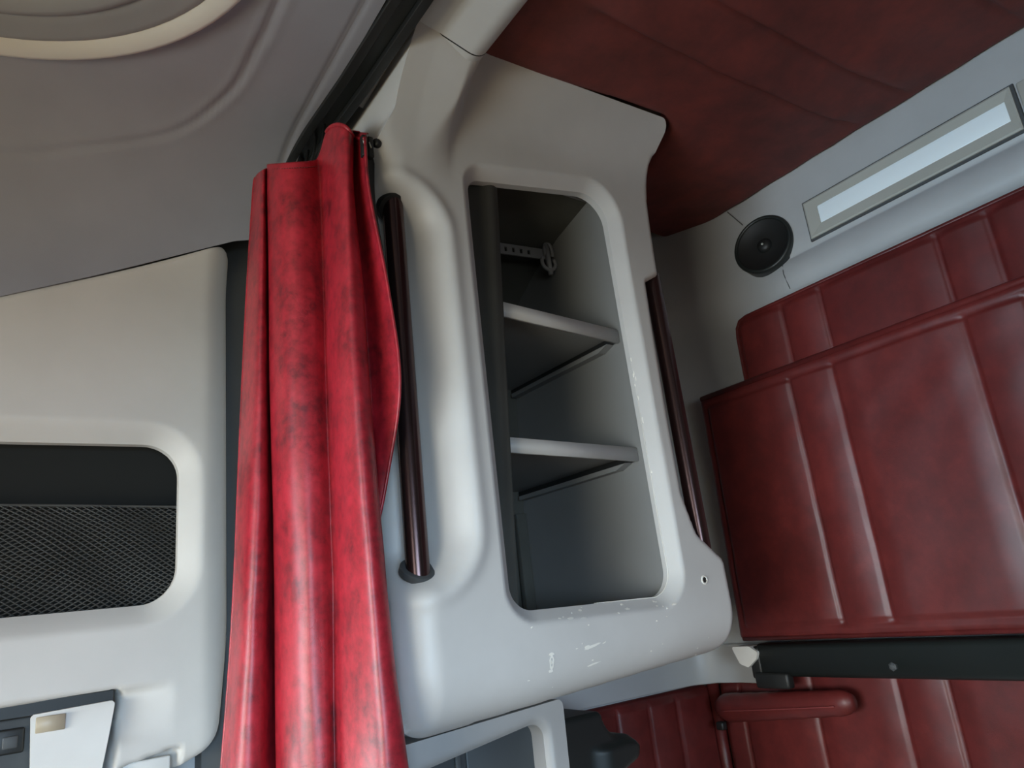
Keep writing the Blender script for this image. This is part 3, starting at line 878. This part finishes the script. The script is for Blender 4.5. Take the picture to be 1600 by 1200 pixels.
for lo, hi in (((-0.64, 1.552, 1.64), (0.29, 1.556, 1.98)), ((-0.64, 1.488, 1.975), (0.29, 1.556, 1.98)), ((-0.64, 1.488, 1.64), (0.29, 1.556, 1.645)), ((0.285, 1.488, 1.64), (0.29, 1.556, 1.98))):
    box_bm(bm, lo, hi)
me = bpy.data.meshes.new('pocket_box'); bm.to_mesh(me); bm.free()
link('pocket_box', me, M['pocket'], sp, False)
def net():
    """sagging diamond net; cords grown with a wireframe modifier"""
    W, H = 0.0135, 0.0085
    nx = int(0.885 / W); nz = 44
    vid = {}; verts = []; faces = []
    def P(i, j):
        if (i, j) not in vid:
            x = -0.605 + i * W / 2; f = j / (nz)
            zt = 1.838 + 0.010 * math.sin((x + 0.6) * 4.0) + 0.006
            z = 1.655 + (zt - 1.655) * f
            x2 = x + 0.004 * math.sin(z * 60 + x * 9)
            y = 1.492 + 0.020 * math.sin(f * math.pi * 0.9 + 0.2) * (0.55 + 0.45 * math.sin(x * 17)) * -1 + 0.004 * math.sin(x * 43 + z * 30) + 0.010
            vid[(i, j)] = len(verts); verts.append((x2, y, z))
        return vid[(i, j)]
    for j in range(0, nz - 1):
        for i in range(1, 2 * nx - 1):
            if (i + j) % 2 == 1 and j >= 1:
                faces.append((P(i, j - 1), P(i + 1, j), P(i, j + 1), P(i - 1, j)))
    return mesh('net', verts, faces)
nt_ = link('net', net(), M['net'], sp, False)
md = nt_.modifiers.new('cords', 'WIREFRAME'); md.thickness = 0.0036; md.use_even_offset = False
nt_['kind'] = 'stuff'
nt_['label'] = 'black diamond net across the pocket'
hx = np.linspace(-0.605, 0.275, 60)
link('net_hem', tube('net_hem', [(x, 1.497, 1.840 + 0.010 * math.sin((x + 0.6) * 4.0)) for x in hx], 0.0022, 8), M['net'], sp)

lp = thing('panel_lamp_unit', 'dark recessed lamp unit with a cream cover below the net pocket', 'lamp unit', (0.05, 1.49, 1.40))
link('housing', bevel_box('housing', (-0.50, 1.470, 1.31), (0.135, 1.498, 1.512), 0.004, 2), M['grey_dark'], lp)
link('recess_shade', bevel_box('recess_shade', (-0.50, 1.462, 1.511), (0.1575, 1.498, 1.5345), 0.002, 1), M['black'], lp, False)  # black strip standing in for the shade in the gap above the cover
def cover(x0, x1, zt, zb, y, name='lamp_cover'):
    o = link(name, hfield(name, (x0, x1, zb, zt), 0.004, 0.004, lambda u, v: psdf(fillet([(x0 + 0.006, zb), (x1 - 0.022, zb), (x1, zt + 0.0), (x0, zt - 0.004)], 0.005, 4), u, v),
             lambda u, v: 0.010 * np.sin((v - zb) / (zt - zb) * math.pi) ** 0.6, lambda u, v, h: (u, y - h, v), skirt=-0.012), M['white'], lp)
    return o
cover(0.042, 0.158, 1.518, 1.385, 1.452)['label'] = 'cream lamp cover'
link('cover_band', bevel_box('cover_band', (0.049, 1.4405, 1.487), (0.088, 1.444, 1.510), 0.001, 1), plastic('amber_tint', (0.42, 0.35, 0.25), 0.4), lp)
sw = link('switch', bevel_box('switch', (-0.010, 1.462, 1.462), (0.036, 1.472, 1.498), 0.003, 2), M['black'], lp)
link('rocker', bevel_box('rocker', (0.008, 1.4585, 1.470), (0.028, 1.464, 1.488), 0.002, 2), M['grey_dark'], sw)
cv = tag(link('lamp_cover', bevel_box('lamp_cover', (0.172, 1.462, 1.36), (0.244, 1.474, 1.418), 0.003, 2), M['white']), 'small cream cover set in the lower edge of the side panel', 'cover')

# ================================================================== RED HEADLINER
HL = fillet([(0.640, -0.55), (0.640, 0.915), (0.672, 0.922), (1.105, 0.905), (1.150, 0.925), (1.190, 1.03), (1.30, 1.30), (1.545, 1.345), (1.600, 1.27), (1.600, -0.55)],
            [0, 0.02, 0.02, 0.05, 0.05, 0.08, 0.15, 0.03, 0.03, 0], 8)
def hl_h(u, v):
    d = np.maximum(psdf(HL, u, v), 0)
    h = 0.012 * np.sqrt(1 - np.clip(1 - d / 0.022, 0, 1) ** 2)
    for yc, k in ((0.735, 1), (0.612, 1), (0.38, 0.8), (0.25, 0.8)):
        y = v - yc - 0.012 * np.sin((u - 0.8) * 3.5)
        f = sstep(0.72, 0.86, u) * sstep(1.60, 1.46, u)
        h += f * k * (0.016 * sstep(0.0, -0.008, y) * sstep(-0.10, -0.02, y) - 0.006 * np.exp(-((y - 0.004) / 0.006) ** 2))
    h += 0.0015 * np.sin(u * 19 + 3 * np.sin(v * 11)) * np.sin(v * 23)
    sag = 0.010 * sstep(1.30, 1.60, u)
    return h - sag + 0.010
hl = tag(link('headliner', hfield('headliner', (0.63, 1.61, -0.55, 1.36), 0.007, 0.0055, lambda u, v: psdf(HL, u, v), hl_h, lambda u, v, h: (u, v, 2.5745 - h), skirt=-0.04), M['headliner']),
         'dark red padded leather headliner with sewn welts over the bunk', 'headliner')

# ================================================================== REAR WALL FITTINGS
lamp = thing('wall_lamp', 'long rectangular strip lamp with a white diffuser on the rear wall', 'lamp', (1.60, 0.69, 2.37))
def frame_ring(name, y0, y1, z0, z1, iy0, iy1, iz0, iz1, xf, xi, xb):
    o_ = [(y0, z0), (y1, z0), (y1, z1), (y0, z1)]; i_ = [(iy0, iz0), (iy1, iz0), (iy1, iz1), (iy0, iz1)]
    m1 = 0.004
    v = [(xb, y, z) for y, z in o_] + [(xf + 0.002, y, z) for y, z in o_] + [(xf, y + m1 * (1 if y == y0 else -1), z + m1 * (1 if z == z0 else -1)) for y, z in o_] + [(xi, y, z) for y, z in i_] + [(xi + 0.006, y, z) for y, z in i_]
    f = []
    for r_ in range(4):
        for i in range(4):
            f.append((r_ * 4 + i, r_ * 4 + (i + 1) % 4, r_ * 4 + 4 + (i + 1) % 4, r_ * 4 + 4 + i))
    me = mesh(name, v, f)
    b_ = bmesh.new(); b_.from_mesh(me); bmesh.ops.recalc_face_normals(b_, faces=b_.faces); b_.to_mesh(me); b_.free()
    return me
link('frame', frame_ring('frame', 0.452, 0.936, 2.372, 2.470, 0.468, 0.902, 2.400, 2.446, 1.598, 1.601, 1.62), M['bezel'], lamp, False)
link('diffuser', bevel_box('diffuser', (1.6015, 0.467, 2.399), (1.612, 0.903, 2.447), 0.003, 2), M['diffuser'], lamp)
bkg = link('shadow_line', bevel_box('shadow_line', (1.604, 0.446, 2.367), (1.616, 0.941, 2.475), 0.001, 1), M['grey_dark'], lamp, False)
swp = thing('switch_panel', 'pale switch panel next to the strip lamp at the edge of view', 'switch panel', (1.60, 0.30, 2.37))
link('plate', bevel_box('plate', (1.597, 0.16, 2.374), (1.616, 0.441, 2.468), 0.004, 2), M['bezel'], swp)
for i in range(3):
    b0 = link('rocker', bevel_box('rocker', (1.592, 0.36 - 0.07 * i, 2.400), (1.600, 0.41 - 0.07 * i, 2.442), 0.003, 2), M['grey_dark'], swp)

spk = thing('loudspeaker', 'round black loudspeaker on the grey rear wall beside the strip lamp', 'speaker', (1.60, 1.073, 2.34))
MS = Matrix.Translation((1.592, 1.064, 2.417)) @ Vector((-0.97, -0.2, 0.12)).to_track_quat('Z', 'Y').to_matrix().to_4x4()
flatshade(link('rim', lathe('rim', [(0.079, -0.060), (0.080, -0.004), (0.081, 0.006), (0.078, 0.010), (0.073, 0.011), (0.070, 0.008), (0.069, -0.004)], 64, MS), M['black_metal'], spk), 60)
link('cone', lathe('cone', [(0.070, 0.006), (0.060, 0.002), (0.045, -0.003), (0.030, -0.0055), (0.0, -0.006)], 64, MS), M['black'], spk)
dc = link('dust_cap', lathe('dust_cap', [(0.020, -0.006), (0.018, 0.001), (0.012, 0.005), (0.006, 0.0065), (0.0, 0.007)], 40, MS), M['black'], spk)
link('cap_glint', lathe('cap_glint', [(0.003, 0.006), (0.0028, 0.009), (0.0, 0.0100)], 16, MS), M['bezel'], dc)  # pale dot standing in for the tiny highlight on the cap
# panel joints above and below the speaker
j1 = link('joint', tube('joint', [(1.590, 1.150, 2.560), (1.600, 1.118, 2.505)], 0.0011, 6, up=(1, 0, 0)), M['grey_dark'], rw)
j2 = link('joint', tube('joint', [(1.603, 1.030, 2.350), (1.588, 1.024, 2.315), (1.590, 1.017, 2.272)], 0.0011, 6, up=(1, 0, 0)), M['grey_dark'], rw)

# ------------------------------------------------------------------ padded, channel-stitched upholstery
def padded(name, poly, box, X0, thick, border, seams, mat, parent, rim=0.028, res=(0.0055, 0.006), sag=0.0, back=0.0, axis=0, groove=0.0065):
    """upholstered board: rolled border, inset seam, upright stitched channels at the given y"""
    def h(u, v):
        d = np.maximum(psdf(poly, u, v), 0)
        hh = thick * np.sqrt(1 - np.clip(1 - d / rim, 0, 1) ** 2)
        hh -= 0.006 * np.exp(-((d - border) / 0.0035) ** 2)
        inner = sstep(border - 0.002, border + 0.006, d)
        hh -= 0.002 * inner
        puff = np.full_like(u, 1.0)
        for s_y in seams:
            a = np.abs(u - s_y)
            hh -= inner * groove * np.exp(-(a / 0.0032) ** 2)
            puff = np.minimum(puff, a / 0.055)
        hh += inner * 0.007 * np.sin(np.clip(puff, 0, 1) * math.pi / 2)
        hh += 0.0010 * np.sin(u * 31 + 2 * np.sin(v * 13)) * np.sin(v * 27 + u * 9)
        return hh
    def t3(u, v, hh):
        return (X0 - hh, u, v) if axis == 0 else (u, X0 - hh, v)
    return link(name, hfield(name, box, res[0], res[1], lambda u, v: psdf(poly, u, v), h, t3, skirt=back), mat, parent)

# wall cushion behind the bunk
cu = thing('wall_cushion', 'red channel-stitched wall cushion showing above the folded bunk', 'cushion', (1.60, 0.4, 1.95))
CP = fillet([(-0.55, 1.95), (1.200, 1.95), (1.192, 2.253), (-0.55, 2.251)], [0, 0.02, 0.045, 0], 8)
padded('pad', CP, (-0.55, 1.21, 1.94, 2.26), 1.600, 0.036, 0.020, (1.038, 0.930, 0.650, 0.548, 0.28, 0.17), M['bunk'], cu, 0.018, back=-0.015)
def roll(name, path, r, parent, mat=None):
    return link(name, tube(name, path, r, 12, up=(1, 0, 0.0001)), mat or M['bunk'], parent)
roll('piping', [(1.575, -0.55, 2.244), (1.575, 1.15, 2.2455), (1.575, 1.172, 2.240), (1.575, 1.183, 2.225), (1.575, 1.187, 2.20), (1.575, 1.192, 1.96)], 0.0065, cu)

# the bunk folded up against the wall
bk = thing('folded_bunk', 'large dark red padded bunk folded upright against the rear wall', 'bunk', (1.52, 0.4, 1.44))
BSE = (1.017, 0.904, 0.618, 0.505, 0.22, 0.11, -0.2)
BP = fillet([(-0.55, 1.441), (1.318, 1.441), (1.303, 2.063), (-0.55, 2.062)], [0, 0.016, 0.018, 0], 6)
padded('mattress', BP, (-0.55, 1.325, 1.435, 2.07), 1.540, 0.042, 0.034, BSE, M['bunk'], bk, 0.022, back=-0.012)
roll('piping', [(1.507, -0.55, 2.054), (1.507, 1.29, 2.055)], 0.0085, bk)
roll('piping', [(1.509, 1.272, 2.03), (1.509, 1.288, 1.47)], 0.004, bk)
roll('piping', [(1.506, -0.55, 1.452), (1.506, 1.30, 1.450)], 0.006, bk)

fr = thing('bunk_frame_tube', 'black metal frame tube under the folded bunk', 'frame tube', (1.54, 0.4, 1.36))
link('tube', sweep('tube', [(1.545, -0.55, 1.398), (1.545, 1.275, 1.396)], [tuple(p) for p in fillet([(-0.03, -0.035), (0.03, -0.035), (0.03, 0.040), (-0.03, 0.040)], 0.012, 4)]), M['black_metal'], fr)
link('end_cap', bevel_box('end_cap', (1.513, 1.270, 1.356), (1.577, 1.302, 1.430), 0.006, 2), M['black'], fr)
link('bolt', lathe('bolt', [(0.009, -0.002), (0.009, 0.004), (0.005, 0.007), (0, 0.0075)], 6, Matrix.Translation((1.514, 0.936, 1.387)) @ Euler((0, R(-90), 0)).to_matrix().to_4x4()), M['grey_dark'], fr, False)
link('hinge_arm', bevel_box('hinge_arm', (1.505, 1.195, 1.336), (1.53, 1.29, 1.372), 0.006, 2), M['black'], fr)
lt = tag(link('bunk_latch', hfield('bunk_latch', (1.24, 1.36, 1.37, 1.45), 0.003, 0.003, lambda u, v: psdf(fillet([(1.268, 1.418), (1.275, 1.402), (1.300, 1.384), (1.322, 1.392), (1.338, 1.432), (1.29, 1.432)], 0.004, 4), u, v),
         lambda u, v: 0.012 + 0.010 * (u - 1.26) / 0.08, lambda u, v, h: (1.520 - h, u, v), skirt=-0.02), M['white']), 'small cream latch at the end of the folded bunk', 'latch')

# ledge that runs round the corner below the locker
LG_ = [(0.80, 1.535), (1.40, 1.528), (1.52, 1.515), (1.575, 1.47), (1.590, 1.40), (1.590, 1.29)]
ld = struct(link('trim_4', sweep('ledge', [(x, y, 1.365) for x, y in LG_], [tuple(p) for p in fillet([(-0.055, -0.030), (0.010, -0.030), (0.010, 0.065), (-0.055, 0.065)], [0, 0.004, 0.006, 0], 4)][::-1]), M['grey']), 'grey ledge running round the corner under the locker')
flatshade(ld, 40)
link('screw_cap', lathe('screw_cap', [(0.0085, -0.003), (0.0085, 0.0012), (0.006, 0.0018), (0.0055, 0.0005), (0, 0.0005)], 24, Matrix.Translation((1.515, 1.5085, 1.368)) @ Euler((R(90), 0, R(-20))).to_matrix().to_4x4()), M['grey_dark'], ld)

# lower upholstery
lc = thing('back_cushion', 'red channel-stitched cushion below the black frame tube', 'cushion', (1.60, 0.4, 0.9))
LP = fillet([(-0.55, 0.90), (1.485, 0.90), (1.485, 1.345), (1.285, 1.345), (1.275, 1.395), (-0.55, 1.395)], [0, 0.02, 0.02, 0.01, 0.01, 0], 5)
padded('pad', LP, (-0.55, 1.51, 0.90, 1.40), 1.612, 0.030, 0.014, (1.410, 1.193, 0.980, 0.873, 0.60, 0.49, 0.2), M['bunk'], lc, 0.014, back=-0.006)
sc_ = thing('side_cushion', 'red stitched side wall padding under the locker', 'cushion', (1.38, 1.54, 0.9))
SPY = fillet([(0.86, 0.90), (1.584, 0.90), (1.584, 1.330), (0.86, 1.330)], [0.02, 0.0, 0.0, 0.02], 5)
padded('pad', SPY, (0.86, 1.59, 0.90, 1.335), 1.538, 0.030, 0.012, (1.352, 1.450, 1.25), M['bunk'], sc_, 0.014, back=0.0, axis=1, groove=0.006)

link('corner_bead', tube('corner_bead', [(1.588, 1.506, 0.90), (1.588, 1.506, 1.33)], 0.017, 12, up=(0, 1, 0)), M['bunk'], sc_)

# padded roll hanging in front of the lower cushion
bo = thing('bolster_roll', 'slim worn red padded roll strapped below the bunk end', 'bolster', (1.53, 1.26, 1.29))
rp = [(1.530, 1.445 - 0.39 * i / 24, 1.282 + 0.030 * (i / 24) ** 1.1) for i in range(25)]
sc2 = [0.55, 0.85, 1.0] + [1.0 - 0.010 * i + 0.02 * math.sin(i * 2.1) for i in range(20)] + [0.72, 0.45]
flat = [(0.026 * math.cos(t), 0.034 * math.sin(t)) for t in np.linspace(0, 2 * math.pi, 22, endpoint=False)]
link('roll', sweep('roll', rp, flat, scale=sc2), M['bunk'], bo)
link('seam', tube('seam', [(1.5035, y, z - 0.004) for (x, y, z) in rp[2:-2]], 0.0016, 6, up=(1, 0, 0)), M['thread'], bo)
link('buckle', bevel_box('buckle', (1.512, 1.425, 1.232), (1.53, 1.448, 1.252), 0.004, 2), M['black'], bo)

# ------------------------------------------------------------------ lower locker below the tall one
ll = thing('lower_locker', 'grey lower cabinet with a dark opening below the tall locker', 'cabinet', (0.62, 1.25, 0.9))
LO = fillet([(0.45, 0.90), (0.770, 0.90), (0.782, 1.4365), (0.45, 1.4155)], [0, 0, 0.01, 0], 4)
LH = fillet([(0.502, 0.95), (0.738, 0.95), (0.742, 1.409), (0.502, 1.374)], [0.02, 0.02, 0.022, 0.022], 6)
def ll_h(u, v):
    d = np.maximum(-psdf(LH, u, v), 0)
    return -0.010 * np.clip(1 - d / 0.009, 0, 1)
link('front_frame', hfield('front_frame', (0.44, 0.79, 0.90, 1.46), 0.005, 0.006, lambda u, v: np.minimum(psdf(LO, u, v), -psdf(LH, u, v)), ll_h, lambda u, v, h: (u, 1.080 - h, v),
     skirt=lambda u, v: np.where(np.abs(psdf(LH, u, v)) < 0.004, -0.05, -0.42)), plastic('lower_cabinet_shaded', (0.34, 0.335, 0.33), 0.45), ll)  # frame grey darkened for the shade it stands in
slate = plastic('slate_door', (0.050, 0.056, 0.060), 0.5)
link('door', bevel_box('door', (0.46, 1.118, 0.93), (0.612, 1.128, 1.412), 0.003, 2), slate, ll)
link('door', bevel_box('door', (0.615, 1.124, 0.93), (0.765, 1.134, 1.412), 0.003, 2), slate, ll)
link('door_bead', bevel_box('door_bead', (0.590, 1.112, 0.94), (0.600, 1.119, 1.41), 0.002, 2), M['grey_dark'], ll)

# black moulded rest sticking out beside the lower cabinet
ar = thing('black_armrest', 'black moulded rest sticking out between lower cabinet and red padding', 'armrest', (0.98, 1.25, 1.24))
AO = fillet([(0.80, 1.20), (0.80, 1.372), (0.998, 1.372), (1.004, 1.348), (1.020, 1.326), (1.066, 1.318), (1.076, 1.295), (1.070, 1.275), (1.015, 1.255), (0.985, 1.20)], [0.01, 0.005, 0.01, 0.03, 0.03, 0.02, 0.01, 0.02, 0.05, 0.01], 6)
link('arm', hfield('arm', (0.79, 1.08, 1.19, 1.38), 0.004, 0.004, lambda u, v: psdf(AO, u, v),
     lambda u, v: 0.012 * np.sqrt(1 - np.clip(1 - np.maximum(psdf(AO, u, v), 0) / 0.014, 0, 1) ** 2) + 0.016 * sstep(1.318, 1.300, v) * sstep(0.95, 1.0, u), lambda u, v, h: (u, 1.262 - h, v), skirt=-0.24), M['black_metal'], ar)
